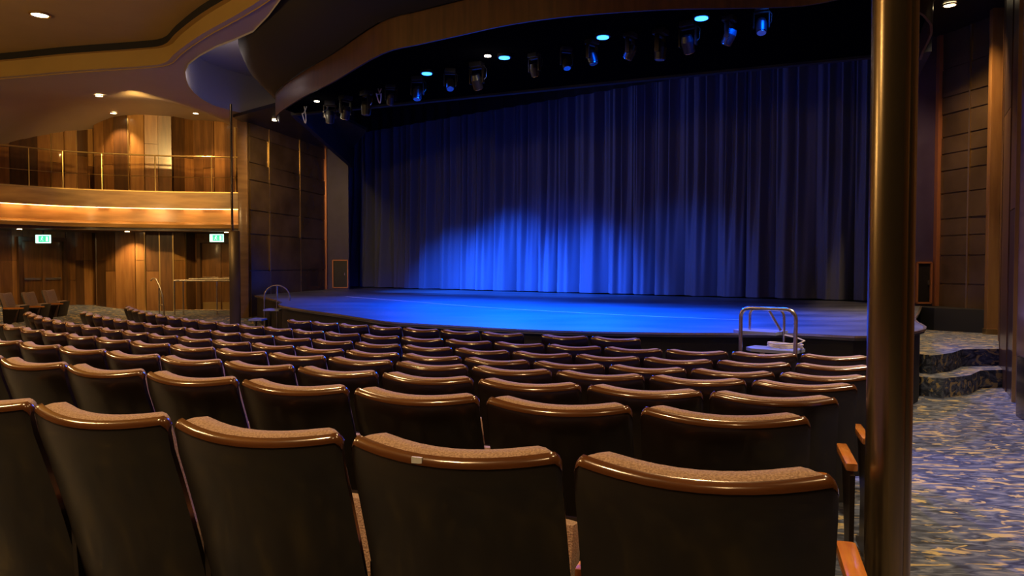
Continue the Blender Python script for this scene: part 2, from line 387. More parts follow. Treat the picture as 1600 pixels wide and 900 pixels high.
# bronze corner pilaster closing the balcony
b = MB(); b.box((-7.36, 20.35, 2.95), (.26, .3, 5.6), .15, bev=.03)
b.use(M['brass']) if False else None
b.obj('trim_1', None, M['panelwood'], kind='structure')

# planked left wall
def plank_wall(name, path, z0, z1, width, seed, tone, gold=.16, normal_out=.0):
    rr = random.Random(seed); b = MB(); P = [Vector(p) for p in path]
    b.use(M['wood2']).ribbon([(p.x, p.y) for p in P], [(-.02, z0), (-.14, z0), (-.14, z1), (-.02, z1)])
    for i in range(len(P) - 1):
        d = P[i + 1] - P[i]; L = d.length; n = max(1, round(L / width)); rz = math.atan2(d.y, d.x); nn = Vector((-d.y, d.x)).normalized()
        for k in range(n):
            c = P[i] + d * ((k + .5) / n) + nn * (.0 + rr.random() * .05)
            w_ = L / n * .97
            b.use(M['wood%d' % rr.choice(tone)])
            zz = z0
            cuts = sorted([z1] + ([z0 + (z1 - z0) * rr.choice((.5, .62, .4))] if rr.random() < .55 else []))
            for z in cuts:
                b.box((c.x, c.y, (zz + z) / 2), (w_, .08, z - zz - .012), rz); zz = z
                if rr.random() < .7: b.use(M['wood%d' % rr.choice(tone)])
            if rr.random() < gold:
                e = P[i] + d * (k / n) + nn * .06; b.use(M['brass']).box((e.x, e.y, (z0 + z1) / 2), (.035, .06, z1 - z0), rz)
    return b.obj(name, None, kind='structure', smooth=0)
WPATH = [(-7.5, 22.9), (-9.9, 23.1), (-10.3, 22.5), (-11.0, 22.25), (-11.9, 22.25), (-12.6, 22.5), (-12.75, 22.9), (-13.3, 22.0), (-14.1, 20.8), (-15.2, 19.2), (-16.8, 16.5)]
plank_wall('wall_left_lower', WPATH, .2, 2.9, .3, 5, (0, 1, 1, 3, 2, 0))
plank_wall('wall_left_upper', WPATH, 3.6, 6.45, .36, 11, (0, 1, 1, 3, 0, 2))
# side wall further towards the camera (out of the picture to the left, seen in reflections)
MB().ribbon([(-16.8, 16.5), (-18, 8), (-18, -4)], [(0, -.1), (-.1, -.1), (-.1, 6.4), (0, 6.4)]).obj('wall_left_rear', None, M['wood1'], kind='structure')

# balcony
BPATH = smooth_path([Vector((-7.4, 21.75, 0)), Vector((-9.8, 21.45, 0)), Vector((-11.9, 20.75, 0)), Vector((-12.95, 19.9, 0)), Vector((-14.3, 18.2, 0)), Vector((-16.4, 15.5, 0))], 5)
BP = [(p.x, p.y) for p in BPATH]
bal = thing('balcony', 'wood fronted balcony with glowing amber light strip along the left wall', 'balcony')
MB().ribbon(BP, [(-.02, 3.39), (.14, 3.36), (.14, 3.82), (-.05, 3.84), (-.05, 3.39)]).obj('upper_fascia', bal, M['panelwood'])
MB().ribbon(BP, [(-.12, 2.96), (-.05, 2.96), (-.05, 3.40), (-.12, 3.40)]).obj('lit_fascia', bal, M['panelwood'])
MB().ribbon(BP, [(-.12, 2.80), (.12, 2.80), (.15, 2.90), (.13, 2.93), (-.05, 2.985), (-.12, 2.985)]).obj('lower_trim', bal, M['panelwood'])
MB().ribbon(BP, [(.02, 3.352), (.05, 3.352), (.05, 3.365), (.02, 3.365)]).obj('light_strip', bal, M['led'])
MB().ribbon(BP, [(.10, 3.82), (.15, 3.82), (.15, 3.85), (.10, 3.85)]).obj('top_trim', bal, M['brass'])
deckp = BP + [(-18, 16.5), (-13.9, 23.3), (-7.4, 23.3)]
MB().prism(deckp, 3.55, 3.70).obj('balcony_deck', bal, M['wood2'])
MB().prism(deckp, 2.72, 2.81).obj('balcony_soffit', bal, M['wood2'])
# amber wash of the strip
for k in range(0, len(BPATH) - 3, 2):
    p = BPATH[k]; q = BPATH[k + 1]; t = (q - p).normalized(); nn = Vector((-t.y, t.x))
    lamp('AREA', (p.x + nn.x * .04, p.y + nn.y * .04, 3.34), 5, AMBER, (p.x - nn.x * .02, p.y - nn.y * .02, 3.0), size=.5, name='strip_light')
# glass balustrade with metal rail on the balcony
br = thing('balcony_railing', 'glass balustrade with thin brass handrail on top of the balcony front', 'railing', (0, 0, 0))
RP = [(p.x, p.y) for p in BPATH][:22]
MB().tube([(x, y, 4.88) for x, y in RP], .022).obj('handrail', br, M['brass'])
MB().tube([(x, y, 4.28) for x, y in RP], .01, 6).obj('rail_reflection', br, M['brass'])  # thin bar standing in for reflections in the balustrade glass
MB().ribbon(RP, [(0, 3.9), (.012, 3.9), (.012, 4.8), (0, 4.8)]).obj('glass_panel', br, M['glass'])
for k in range(0, 22, 3):
    x, y = RP[k]; MB().cyl((x, y, 3.83), .016, 1.06, 10).obj('post', br, M['brass'])

# right hand walls
RW = [(8.78, 13.3), (8.3, 12.45), (7.2, 10.75), (5.98, 8.5), (5.2, 6.6), (4.9, 3.0), (4.9, -4)]
rwp = RW[::-1]
plank_wall('wall_right', rwp, -.1, 6.3, .75, 21, (0, 0, 1, 2), gold=.1)
def pilaster(name, x, y, w_, rz, z0, z1, m):
    b = MB().use(m); b.box((x, y, (z0 + z1) / 2), (w_, .14, z1 - z0), rz, bev=.015)
    b.use(M['brass']).box((x, y, z0 + .09), (w_ + .03, .17, .18), rz, bev=.01)
    return b.obj(name, None, kind='structure')
p = at(1554, 521, .5); p = Vector(((1554 - 800) / F * 13.1, 13.1, 0))
pilaster('trim_2', p.x, p.y, .27, -.2, .42, 6.25, M['wood3'])
MB().box((8.72, 12.75, 3.55), (.5, .08, .03), -1.0).obj('trim_3', None, M['brass'], kind='structure')
b = MB().use(M['panelwood']); b.box((5.9, 8.2, 2.6), (.34, .5, 5.3), -.3, bev=.02); b.use(M['bronze']).box((5.86, 8.12, .35), (.36, .5, .7), -.3, bev=.02)
b.obj('trim_4', None, kind='structure')

# raised carpeted platform by the right wall with its steps
pf = thing('carpeted_platform', 'low carpeted platform with two steps in front of the dark wall, right', 'platform')
def plate(off, zt):
    pts = [(6.0, 11.3), (5.55 - off * .6, 10.3 - off), (5.7 - off * .2, 10.0 - off), (6.15, 10.3 - off), (6.57, 10.75 - off), (7.3 - off * .5, 10.85 - off), (8.7, 13.0), (8.75, 13.6), (8.2, 14.6), (7.0, 12.9)]
    return pts
MB().prism(plate(0, 0), -.05, .5).obj('upper_step', pf, M['carpet'])
MB().prism(plate(.42, 0), -.05, .25).obj('lower_step', pf, M['carpet'])
# black stage extension
MB().prism([(6.2, 11.35), (7.0, 12.72), (8.2, 14.55), (8.7, 13.45), (8.35, 12.9), (7.7, 13.2), (6.6, 11.6)], -.05, STZ).obj('stage_wing_block', stage, M['black']) if False else None
MB().prism([(7.9, 14.3), (8.15, 14.62), (8.8, 14.62), (8.8, 13.45), (8.55, 13.3), (7.95, 13.9)], .3, STZ).obj('side_block', stage, M['black'])

# hood above the apron
hood = thing('stage_hood', 'glossy black curved hood over the stage front carrying the blue lamps', 'hood')
HB = 1.72 + 3.0
hp = [(p.x, p.y) for p in edge]
hp = [p for p in hp[9:] if not (p[0] > 6.1)]
hpp = hp
def offs(path, o):
    P = [Vector(p) for p in path]; out = []
    for i in range(len(P)):
        a = P[max(i - 1, 0)]; c = P[min(i + 1, len(P) - 1)]; t = (c - a).normalized(); nn = Vector((t.y, -t.x)); q = P[i] + nn * o; out.append((q.x, q.y))
    return out
# travel is left to right along the edge; outward (audience) is to the right of travel => negative ribbon offset
lv = [(0, HB), (0.01, HB + .4), (.06, HB + .44), (.45, HB + .62), (.8, HB + .85), (1.02, HB + 1.2), (1.02, HB + 1.9)]
b = MB(); n = len(hp)
for o, z in lv:
    q_ = offs(hp, o)
    for k, (x, y) in enumerate(q_):
        f_ = min(1, .42 + k * .09, .05 + (len(q_) - 1 - k) * .13); b.v.append((hp[k][0] + (x - hp[k][0]) * f_, hp[k][1] + (y - hp[k][1]) * f_, z))
for j in range(2, len(lv) - 1):
    for i in range(n - 1): k = j * n + i; b.f.append([k, k + 1, k + n + 1, k + n]); b.mi.append(0)
b.mats = [M['black']]; b.obj('bowl_fascia', hood, smooth=60)
MB().ribbon(hp, [(0, HB), (-.03, HB), (-.03, HB + .44), (0, HB + .44)]).obj('bronze_rim', hood, M['wood2'])
hbk = [(8.2, 14.8), (6.6, 12.2), (-5.9, 19.6)]
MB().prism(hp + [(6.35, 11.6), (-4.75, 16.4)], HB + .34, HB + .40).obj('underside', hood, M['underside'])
MB().ribbon([(7.5, 14.3), (6.4, 11.65), (-4.75, 16.45), (-5.35, 25.2)], [(0, HB + .3), (.12, HB + .3), (.12, 9.3), (0, 9.3)]).obj('wall_light_block', None, M['black'], kind='structure')  # black wall added to keep stage light out of the cove
# truss bar under the hood
# ------------------------------------------------------------------ ceilings
CZ = 6.22; SZ = 5.72
# boundary between the main ceiling and the lower soffit
O = [(9.5, 6.0), (6.5, 5.2), (3.5, 5.4), (.5, 6.8), (-2.0, 9.2), (-4.0, 11.5), (-5.4, 12.95), (-6.3, 14.0), (-6.9, 14.75), (-7.6, 15.0), (-9.2, 15.35), (-11, 15.85), (-13.5, 16.3), (-18.2, 16.6)]
Os = smooth_path([Vector((x, y, 0)) for x, y in O], 4); Op = [(p.x, p.y) for p in Os]
def sofz(p): return SZ + .5 * smooth01((p[1] - 16.8) / 4.5) * smooth01((-7.7 - p[0]) / 1.6) - min(1.3, .13 * max(0, -p[0] - 11.2) ** 2)
MB().prism([(-18.2, -4.5)] + Op[::-1] + [(9.5, -4.5)], CZ, CZ + .1).obj('ceiling', None, M['ceil'], kind='structure')
# step between the two, with the shadow of the gap painted as a black band
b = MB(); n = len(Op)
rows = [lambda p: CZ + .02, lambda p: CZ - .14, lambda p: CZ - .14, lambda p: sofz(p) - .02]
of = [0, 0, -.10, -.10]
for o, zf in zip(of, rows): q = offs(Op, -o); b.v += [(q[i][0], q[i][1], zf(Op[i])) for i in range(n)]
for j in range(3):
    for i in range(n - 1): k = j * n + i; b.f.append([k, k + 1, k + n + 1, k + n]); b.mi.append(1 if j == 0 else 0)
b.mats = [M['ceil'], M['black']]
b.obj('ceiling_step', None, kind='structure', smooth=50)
# soffit ring, inner edge E1
HT = offs(hp, 1.02)
E1 = [(9.5, 9.0), (6.6, 7.6)] + [p for p in HT[::-1] if p[0] > -3.7 and p[0] < 6 and (p[1] < 8.6 or p[0] < 0)] + [(-4.4, 12.7), (-5.4, 13.6), (-6.4, 14.75), (-6.95, 15.9), (-7.3, 17.1), (-7.4, 18.4), (-6.9, 19.6), (-6.2, 20.4)]
E1s = [(p.x, p.y) for p in smooth_path([Vector((x, y, 0)) for x, y in E1], 2)]
ring = Op + [(-18.2, 24.5), (-7.0, 24.5), (-6.2, 25)] + E1s[::-1]
bm = bmesh.new(); vs = [bm.verts.new((x, y, 0)) for x, y in ring]; fc = bm.faces.new(vs)
bmesh.ops.triangulate(bm, faces=[fc])
for k in range(7):
    bmesh.ops.subdivide_edges(bm, edges=[e for e in bm.edges if e.calc_length() > .7], cuts=1)
    bmesh.ops.triangulate(bm, faces=[f for f in bm.faces if len(f.verts) > 3])
for v in bm.verts: v.co.z = sofz(v.co)
me = bpy.data.meshes.new('ceiling_soffit'); bm.to_mesh(me); bm.free(); me.materials.append(M['soffit'])
me.polygons.foreach_set('use_smooth', [True] * len(me.polygons))
o = bpy.data.objects.new('ceiling_soffit', me); COL.objects.link(o); o['kind'] = 'structure'
# cove between soffit and hood
b = MB(); n = len(E1s)
b.v = [(x, y, SZ - .03) for x, y in E1s] + [(x, y, 6.75) for x, y in offs(E1s, -.15)]
for i in range(n - 1): b.f.append([i, i + 1, n + i + 1, n + i]); b.mi.append(0)
b.mats = [M['pale']]; b.obj('ceiling_cove', None, kind='structure', smooth=60)
MB().prism([(-9, 12), (-2, 8), (4.5, 6), (6.2, 11.4), (-4.7, 16.4), (-5.4, 25), (-9, 22)], 6.75, 6.8).obj('ceiling_recess', None, M['pale'], kind='structure')
# dark soffit over the wall beside the stage
MB().prism([(-7.35, 19.6), (-4.9, 17.4), (-4.2, 21.5), (-5.4, 25), (-7.3, 25)], 5.62, 5.7).obj('ceiling_dark_left', None, M['gloss_black'], kind='structure')
MB().prism([(6.2, 11.4), (5.0, 8.5), (4.6, 6.5), (10.2, 6.5), (10.2, 15), (8.4, 15)], 6.22, 6.3).obj('ceiling_dark_right', None, M['gloss_black'], kind='structure')

# ------------------------------------------------------------------ doors on the left wall
def door(name, c, rz, w_, h, z, leafs=2):
    r = bpy.data.objects.new(name, None); COL.objects.link(r); r.location = (c[0], c[1], z); r.rotation_euler = (0, 0, rz); r['kind'] = 'structure'
    f = MB()
    for s in (-1, 1): f.box((s * (w_ / 2 + .05), 0, h / 2), (.1, .2, h))
    f.box((0, 0, h + .06), (w_ + .2, .2, .12)); f.obj('door_frame', r, M['wood2'])
    for k in range(leafs):
        lw = w_ / leafs; x = -w_ / 2 + lw * (k + .5)
        lf = MB().box((x, .03, h / 2), (lw - .012, .05, h - .01), bev=.004).obj('door_leaf', r, M['wood0'])
        MB().box((x, -.03, 1.02), (lw * .8, .05, .06), bev=.01).obj('push_bar', lf, M['chrome'])
        MB().box((x, 0, .14), (lw - .06, .012, .26)).obj('kick_plate', lf, M['brass'])
    return r
door('door_1', (-9.0, 22.88), math.atan2(-.2, 2.4), 1.25, 2.1, .32)
door('door_2', (-13.58, 21.38), math.atan2(1.2, .8), 1.1, 2.1, .32)

def exit_sign(px, py, Y, label):
    x = (px - 800) / F * Y; z = EYE + (HZ - py) / F * Y
    t = thing('exit_sign', label, 'exit sign', (x, Y, z - .1), 0, None)
    MB().box((0, .02, .1), (.40, .06, .23), bev=.008).obj('housing', t, M['greenwhite'])
    MB().box((.04, -.016, .1), (.29, .012, .17)).obj('sign_face', t, M['green'])
    g = MB()   # running figure and doorway pictogram
    g.box((.13, -.026, .1), (.05, .008, .13)); g.cyl((0, -.022, .155), .016, .008, 12, rot=Matrix.Rotation(math.pi / 2, 3, 'X'))
    for a, c, wd in [((-.005, .14), (-.02, .09), .02), ((-.02, .09), (.02, .07), .012), ((.02, .07), (.015, .04), .012), ((-.02, .09), (-.05, .05), .012), ((-.005, .135), (.03, .12), .01), ((-.005, .135), (-.04, .12), .01)]:
        a = Vector((a[0], 0, a[1])); c = Vector((c[0], 0, c[1])); d = c - a
        p = (a + c) / 2; g.tube([(a.x, -.026, a.z), (c.x, -.026, c.z)], wd / 2, 6)
    g.obj('running_figure', t, M['greenwhite'])
    MB().cyl((0, .02, .21), .02, .12, 8).obj('bracket', t, M['black'])
    return t
exit_sign(339, 372, 21.9, 'lit green exit sign above the double doors under the balcony')
exit_sign(68, 373.5, 20.6, 'lit green exit sign above the dark doorway at the far left')

# ------------------------------------------------------------------ recessed lamps
def downlight(px, py, z, r, label, m, group, beam=None, tgt=None, color=WARM, spot=100):
    p = at(px, py, z)
    if z < CZ - .1 and z > SZ - .05: p = at(px, py, sofz(p) - .02)
    t = thing('downlight', label, 'downlight', (p.x, p.y, p.z), 0, group)
    rg = MB(); N = 24
    ring_pts = [(r * 1.25 * math.cos(2 * math.pi * k / N), r * 1.25 * math.sin(2 * math.pi * k / N), 0) for k in range(N + 1)]
    rg.tube(ring_pts, r * .18, 8); rg.obj('trim_ring', t, M['brass'])
    MB().cyl((0, 0, -.005), r * 1.1, .03, N).obj('lamp_lens', t, m)
    if beam: lamp('SPOT', (p.x, p.y, p.z - .05), beam, color, tgt, spot=spot, blend=1, size=.06, name='downlight_beam')
    return t
G = 'recessed warm ceiling lamps'
downlight(62, 23, CZ - .02, .125, 'bright round recessed lamp in the ochre ceiling, top left corner', M['lens_warm'], G, 160, spot=130)
downlight(155, 150, SZ - .02, .07, 'small recessed lamp in the beige soffit left of the curved step', M['lens_warm'], G, 60)
p = at(150, 184, sofz((-11.1, 19.5)) - .02)
for (px, X, Y, lab, pw) in [(172, -11.65, 21.75, 'recessed lamp over the upper wall planks, left of two scallops', 260), (293, -9.3, 21.9, 'recessed lamp over the upper wall planks, right of two scallops', 220)]:
    zz = sofz((X, Y)) - .02
    t = thing('downlight', lab, 'downlight', (X, Y, zz), 0, G)
    MB().tube([(.1 * math.cos(k * .2618), .1 * math.sin(k * .2618), 0) for k in range(25)], .015, 8).obj('trim_ring', t, M['brass'])
    MB().cyl((0, 0, -.005), .085, .03, 24).obj('lamp_lens', t, M['lens_warm'])
    lamp('SPOT', (X, Y, zz - .06), pw, WARM, (X, Y + .35, 3.5), spot=95, blend=.6, size=.05, name='wall_scallop_beam')
for (X, Y, lab, pw) in [(-11.3, 21.75, 'small lamp under the balcony above the curved plank bay', 150), (-8.6, 22.3, 'small lamp under the balcony above the exit sign by the doors', 14), (-13.5, 20.3, 'small lamp under the balcony above the far left exit sign', 16), (-14.6, 19.3, 'small lamp under the balcony at the left edge of the picture', 130)]:
    t = thing('downlight', lab, 'downlight', (X, Y, 2.70), 0, 'lamps under the balcony')
    MB().tube([(.07 * math.cos(k * .2618), .07 * math.sin(k * .2618), 0) for k in range(25)], .012, 8).obj('trim_ring', t, M['brass'])
    MB().cyl((0, 0, -.005), .06, .03, 24).obj('lamp_lens', t, M['lens_warm'])
    lamp('SPOT', (X, Y, 2.66), pw, WARM, (X, Y + .25, .4), spot=110, blend=.7, size=.04, name='balcony_scallop_beam')
downlight(430, 188, 5.6, .075, 'warm recessed lamp in the dark soffit, left of the pair by the hood', M['lens_warm'], G, 70, spot=110)
downlight(480, 189, 5.6, .085, 'warm recessed lamp in the dark soffit, nearer the copper strip', M['lens_white'], G, 60, spot=110)
downlight(1484, 8, 6.2, .085, 'warm recessed lamp in the dark ceiling at upper right', M['lens_warm'], G, 500, spot=120)
# blue lamps under the hood
UZ = HB + .33
bl = [(667, 113, 'leftmost blue stage lamp under the hood'), (788, 88, 'blue stage lamp beside the small white lamp under the hood'), (942, 56, 'middle blue stage lamp of the five under the hood'),
      (1096, 26, 'blue stage lamp, second from the right under the hood'), (1201, 5, 'rightmost blue stage lamp, at the top edge of the picture')]
for px, py, lab in bl:
    p = at(px, py, UZ - .02); t = thing('stage_lamp', lab, 'stage lamp', p, 0, 'blue stage lamps')
    MB().cyl((0, 0, -.02), .11, .06, 24).obj('housing', t, M['gloss_black'])
    MB().cyl((0, 0, -.032), .085, .012, 24).obj('lamp_lens', t, M['lens_blue'])
    lamp('SPOT', (p.x, p.y, p.z - .1), 45, BLUE, spot=150, blend=1, size=.08, name='blue_lamp_glow')
for px, py, lab in [(762, 87, 'small white lamp under the hood beside a blue lamp'), (495, 158, 'small white lamp at the left end of the hood')]:
    p = at(px, py, UZ - .04); t = thing('stage_lamp', lab, 'stage lamp', p, 0, 'white stage lamps')
    MB().cyl((0, 0, 0), .06, .08, 16, .04).obj('housing', t, M['gloss_black'])
    MB().cyl((0, 0, -.012), .05, .012, 16).obj('lamp_lens', t, M['lens_white'])
    lamp('POINT', (p.x, p.y, p.z - .3), 4, (1, .85, .6), size=.04, name='white_lamp_glow')
# hanging moving-head fixtures beside the lamps
def fixture(p, rz, tilt, s, label):
    t = thing('moving_head_light', label, 'stage light', p, rz, 'moving head lights under the hood'); t.scale = (s, s, s)
    MB().box((0, 0, -.05), (.26, .22, .1), bev=.015).obj('base', t, M['gloss_black'])
    y = MB(); y.box((0, 0, -.12), (.30, .07, .03), bev=.008)
    for k in (-1, 1): y.box((k * .145, 0, -.27), (.025, .09, .32), bev=.01)
    yo = y.obj('yoke', t, M['stand'])
    R = Matrix.Rotation(tilt, 3, 'X')
    h = MB(); h.cyl(R @ Vector((0, 0, .14)) + Vector((0, 0, -.38)), .085, .10, 20, .115, rot=R @ Matrix.Rotation(math.pi, 3, 'X'))
    h.cyl(R @ Vector((0, 0, .04)) + Vector((0, 0, -.38)), .115, .20, 20, .10, rot=R @ Matrix.Rotation(math.pi, 3, 'X'))
    ho = h.obj('lamp_head', t, M['gloss_black'])
    MB().cyl(R @ Vector((0, 0, -.162)) + Vector((0, 0, -.38)), .085, .012, 20, rot=R @ Matrix.Rotation(math.pi, 3, 'X')).obj('lens', ho, M['chrome'])
    MB().tube([(.1, .05, -.02), (.2, .06, -.14), (.19, .05, -.3), (.15, .02, -.36)], .008, 6).obj('cable', t, M['chrome'])
spots = [(515, 158), (540, 150), (572, 142), (610, 133), (652, 120), (703, 108), (745, 98), (835, 84), (885, 74), (925, 62), (985, 52), (1032, 46), (1075, 34), (1140, 26), (1190, 10)]
ordn = ['first', 'second', 'third', 'fourth', 'fifth', 'sixth', 'seventh', 'eighth', 'ninth', 'tenth', 'eleventh', 'twelfth', 'thirteenth', 'fourteenth', 'fifteenth', 'sixteenth', 'seventeenth', 'eighteenth', 'nineteenth', 'twentieth']
ordn += ['twenty-' + o for o in ordn[:9]] + ['thirtieth'] + ['thirty-' + o for o in ordn[:9]] + ['fortieth'] + ['forty-' + o for o in ordn[:9]]
rr = random.Random(5)
for k, (px, py) in enumerate(spots):
    p = at(px, py, UZ + .01)
    fixture((p.x, p.y, UZ + .01), rr.uniform(-1, 1), rr.uniform(-.6, .6), rr.uniform(.62, .85), 'black hanging stage light under the hood, %s from the left' % ordn[k])

for k, (px, py, w_, h_) in enumerate([(508, 160, .16, .34), (474, 166, .10, .30), (590, 138, .12, .22)]):
    p = at(px, py, UZ); q = [(p.x + w_ * math.sin(t / 12 * math.pi * 2) * .5 + w_ * .5 * (t / 12), p.y + .06 * math.cos(t), UZ + .01 - h_ * math.sin(t / 12 * math.pi) - .05 * math.sin(t * 1.3)) for t in [v * .5 for v in range(25)]]
    cb_ = MB().tube(smooth_path(q, 3), .012, 8).obj('hanging_cable', None, M['cable'])
    tag(cb_, 'pale loose cable loop hanging under the left end of the hood, ' + ['middle of three', 'leftmost of three', 'rightmost of three'][k], 'cable', 'cable loops under the hood')
# ------------------------------------------------------------------ columns
c = Vector((1.395, 2.72)); zc = floor_z(c.x, c.y)
col_ = thing('column', 'tall bronze clad column standing at the right aisle in the foreground', 'column', (c.x, c.y, zc))
b = MB(); prof = []; N = 48
for k in range(N):
    a = 2 * math.pi * k / N; r = .078 * (1 - .10 * math.exp(-((math.sin(a / 1 + 1.2)) / .09) ** 2)); prof.append((r * math.cos(a), r * math.sin(a)))
b.prism(prof, 0, 6.3 - zc); b.obj('shaft', col_, M['bronze'], smooth=50)
MB().cyl((0, 0, 0), .1, .06, 40, .095).obj('base_ring', col_, M['brass'])
c = Vector((-6.75, 18.0)); zc = floor_z(c.x, c.y)
c2 = thing('post', 'slim brown post with thin rod above, standing on the left carpet', 'post', (c.x, c.y, zc))
MB().box((0, 0, 1.28), (.25, .25, 2.56), .3, bev=.05).obj('post_body', c2, M['bronze'])
MB().cyl((-.05, 0, 2.56), .03, 3.05, 12).obj('rod', c2, M['bronze'])
MB().box((0, 0, .03), (.36, .36, .06), .3, bev=.01).obj('foot_plate', c2, M['stand'])

# ------------------------------------------------------------------ seats
def shell(u, v, n, hw=.266, top=SEAT_H, low=.30, dip=.022, sag=.066):
    """seat back surface: u across, v up (1 = top edge), n = offset to the sitter's side"""
    zt = top - dip * (1 - u * u) - .022 * max(0, (abs(u) - .95) / .05) ** 2
    z = low + (zt - low) * v; s = (top - z)
    y = s * .36 - .10 * s * s - sag * (1 - u * u)
    x = u * hw
    if v > .9: y += 2.2 * (v - .9) ** 2
    # outward wrap of the wings towards the sitter
    return Vector((x + (-u) * n * .35, y + n * .93, z + n * .34))
def loft(U, prof, fn):
    """prof: list of (v, n) closed loop"""
    b = MB(); n = len(prof)
    for u in U:
        for (v, nn) in prof: b.v.append(tuple(fn(u, v, nn)))
    for i in range(len(U) - 1):
        for k in range(n): b.f.append([i * n + k, i * n + (k + 1) % n, (i + 1) * n + (k + 1) % n, (i + 1) * n + k]); b.mi.append(0)
    b.f.append(list(range(n))[::-1]); b.f.append(list(range((len(U) - 1) * n, len(U) * n))); b.mi += [0, 0]
    return b
U = [-1, -.985, -.95, -.9, -.84, -.75, -.6, -.4, -.2, 0, .2, .4, .6, .75, .84, .9, .95, .985, 1]
VS = [0, .15, .3, .45, .6, .75, .88, .96]
def seat_proto():
    t = thing('theatre_seat', 'x', 'theatre seat', (0, 0, 0))
    T = .02
    prof = [(v, 0) for v in VS] + [(.975, 0), (.987, .0035), (.985, T - .003), (.975, T)] + [(v, T) for v in VS[::-1]]
    loft(U, prof, shell).obj('back_panel', t, M['lacquer'], smooth=50)
    # polished rim along the top edge, its lighter colour standing in for reflected light
    eb = MB(); pts = [shell(u, .988, .006) for u in U]; pts2 = [shell(u, .988, .016) for u in U]
    prof = [(.973, -.0015), (.981, -.001), (.990, .0005), (.996, .006), (.996, .016), (.985, .0225)]
    loft(U, prof, shell).obj('top_rim', t, M['edge'], smooth=60)
    q = T + .002
    pf_ = [(.12, q), (.5, q), (.9, q), (.978, q), (.988, q + .008), (.986, q + .03), (.974, q + .055), (.95, q + .072), (.9, q + .078), (.7, q + .075), (.4, q + .07), (.2, q + .06)]
    UC = [-1, -.97, -.93, -.86, -.75, -.6, -.4, -.2, 0, .2, .4, .6, .75, .86, .93, .97, 1]
    def cush(u, v, n):
        k = (1 - max(0, (abs(u) - .8) / .2) ** 2.5 * .55); nn = q + (n - q) * k
        return shell(u * .955, v - .02 * (1 - k), nn, dip=.022)
    loft(UC, pf_, cush).obj('back_cushion', t, M['pad'], smooth=60)
    # tipped-up seat
    b = MB(); b.box((0, .34, .52), (.43, .10, .38), bev=.035, rx=-.22); b.obj('seat_cushion', t, M['pad'], smooth=50)
    MB().box((0, .40, .51), (.42, .02, .38), bev=.008, rx=-.22).obj('seat_underside', t, M['lacquer'])
    return t
def add_arm(t, sx):
    x = sx * .281
    # stand: shaped side frame from floor up to the armrest
    b = MB(); pr = [(.06, 0), (.46, 0), (.46, .03), (.34, .07), (.32, .3), (.42, .56), (.46, .62), (.14, .62), (.16, .3), (.16, .07), (.06, .03)]
    b.v = [(x - .010, y, z) for y, z in pr] + [(x + .010, y, z) for y, z in pr]; n = len(pr)
    b.f = [[k, (k + 1) % n, n + (k + 1) % n, n + k] for k in range(n)] + [list(range(n))[::-1], list(range(n, 2 * n))]; b.mi = [0] * len(b.f)
    b.obj('seat_stand', t, M['stand'], smooth=0)
    MB().box((x, .365, .65), (.050, .40, .036), bev=.011).obj('armrest', t, M['arm'], smooth=50)
proto = seat_proto(); add_arm(proto, 1)
proto_l = None
row_words = ['nearest row', 'second row from camera', 'third row from camera', 'fourth row from camera', 'fifth row from camera', 'sixth row from camera', 'seventh row from camera', 'front row by the stage']
R_END = [1330, 1278, 1320, 1348, 1366, 1372, 1365, 1003]
L_END = [-420, -260, -160, -120, -90, -60, 120, 437]
W = .56
first = True
for i in range(8):
    R = ROW_R[i]; th = ring_angle(R_END[i], R); thL = ring_angle(L_END[i], R); k = 0
    while True:
        c = th - (k + .5) * W / R
        if i == 7 and k >= 2: c -= .18 / R         # narrow gap after the two end seats
        if c - .5 * W / R < thL - .01: break
        x = CX + R * math.sin(c); y = CY - R * math.cos(c)
        lab = 'dark theatre seat with brown pad, %s from the right end, %s' % (ordn[k], row_words[i])
        if first: o = proto; o.location = (x, y, ROW_Z[i]); o.rotation_euler = (0, 0, c); o['label'] = lab; first = False
        else:
            o = dup(proto, (x, y, ROW_Z[i]), c, lab)
            for ch in o.children: ch.location.x = 0
        if i == 0 and k == 1:
            q_ = shell(-.22, .99, .004); MB().box((q_.x, q_.y - .004, q_.z - .003), (.026, .006, .014), 0).obj('number_tag', o, M['tape'])
        if k == 0:
            for ch in o.children:
                if ch.name.split('.')[0] in ('armrest', 'seat_stand'): ch.location.x += .058
        o['group'] = 'theatre seats in the ' + row_words[i]
        k += 1
    add_arm(o, -1)
    print('row', i + 1, 'seats', k, 'last at', round(x, 2), round(y, 2))
# the block of seats across the left aisle, turned towards the stage
for k, (px, Y, rz, lab) in enumerate([(72, 18.2, -1.15, 'theatre seat turned sideways at far left, showing its pale pad, right of three'), (40, 17.3, -1.1, 'theatre seat turned sideways at far left, showing its pale pad, middle of three'),
                                      (4, 16.4, -1.05, 'theatre seat turned sideways at far left, showing its pale pad, left of three')]):
    x = (px - 800) / F * Y; dup(proto, (x, Y, floor_z(x, Y)), rz - .35, lab, 'sideways seats across the left aisle')

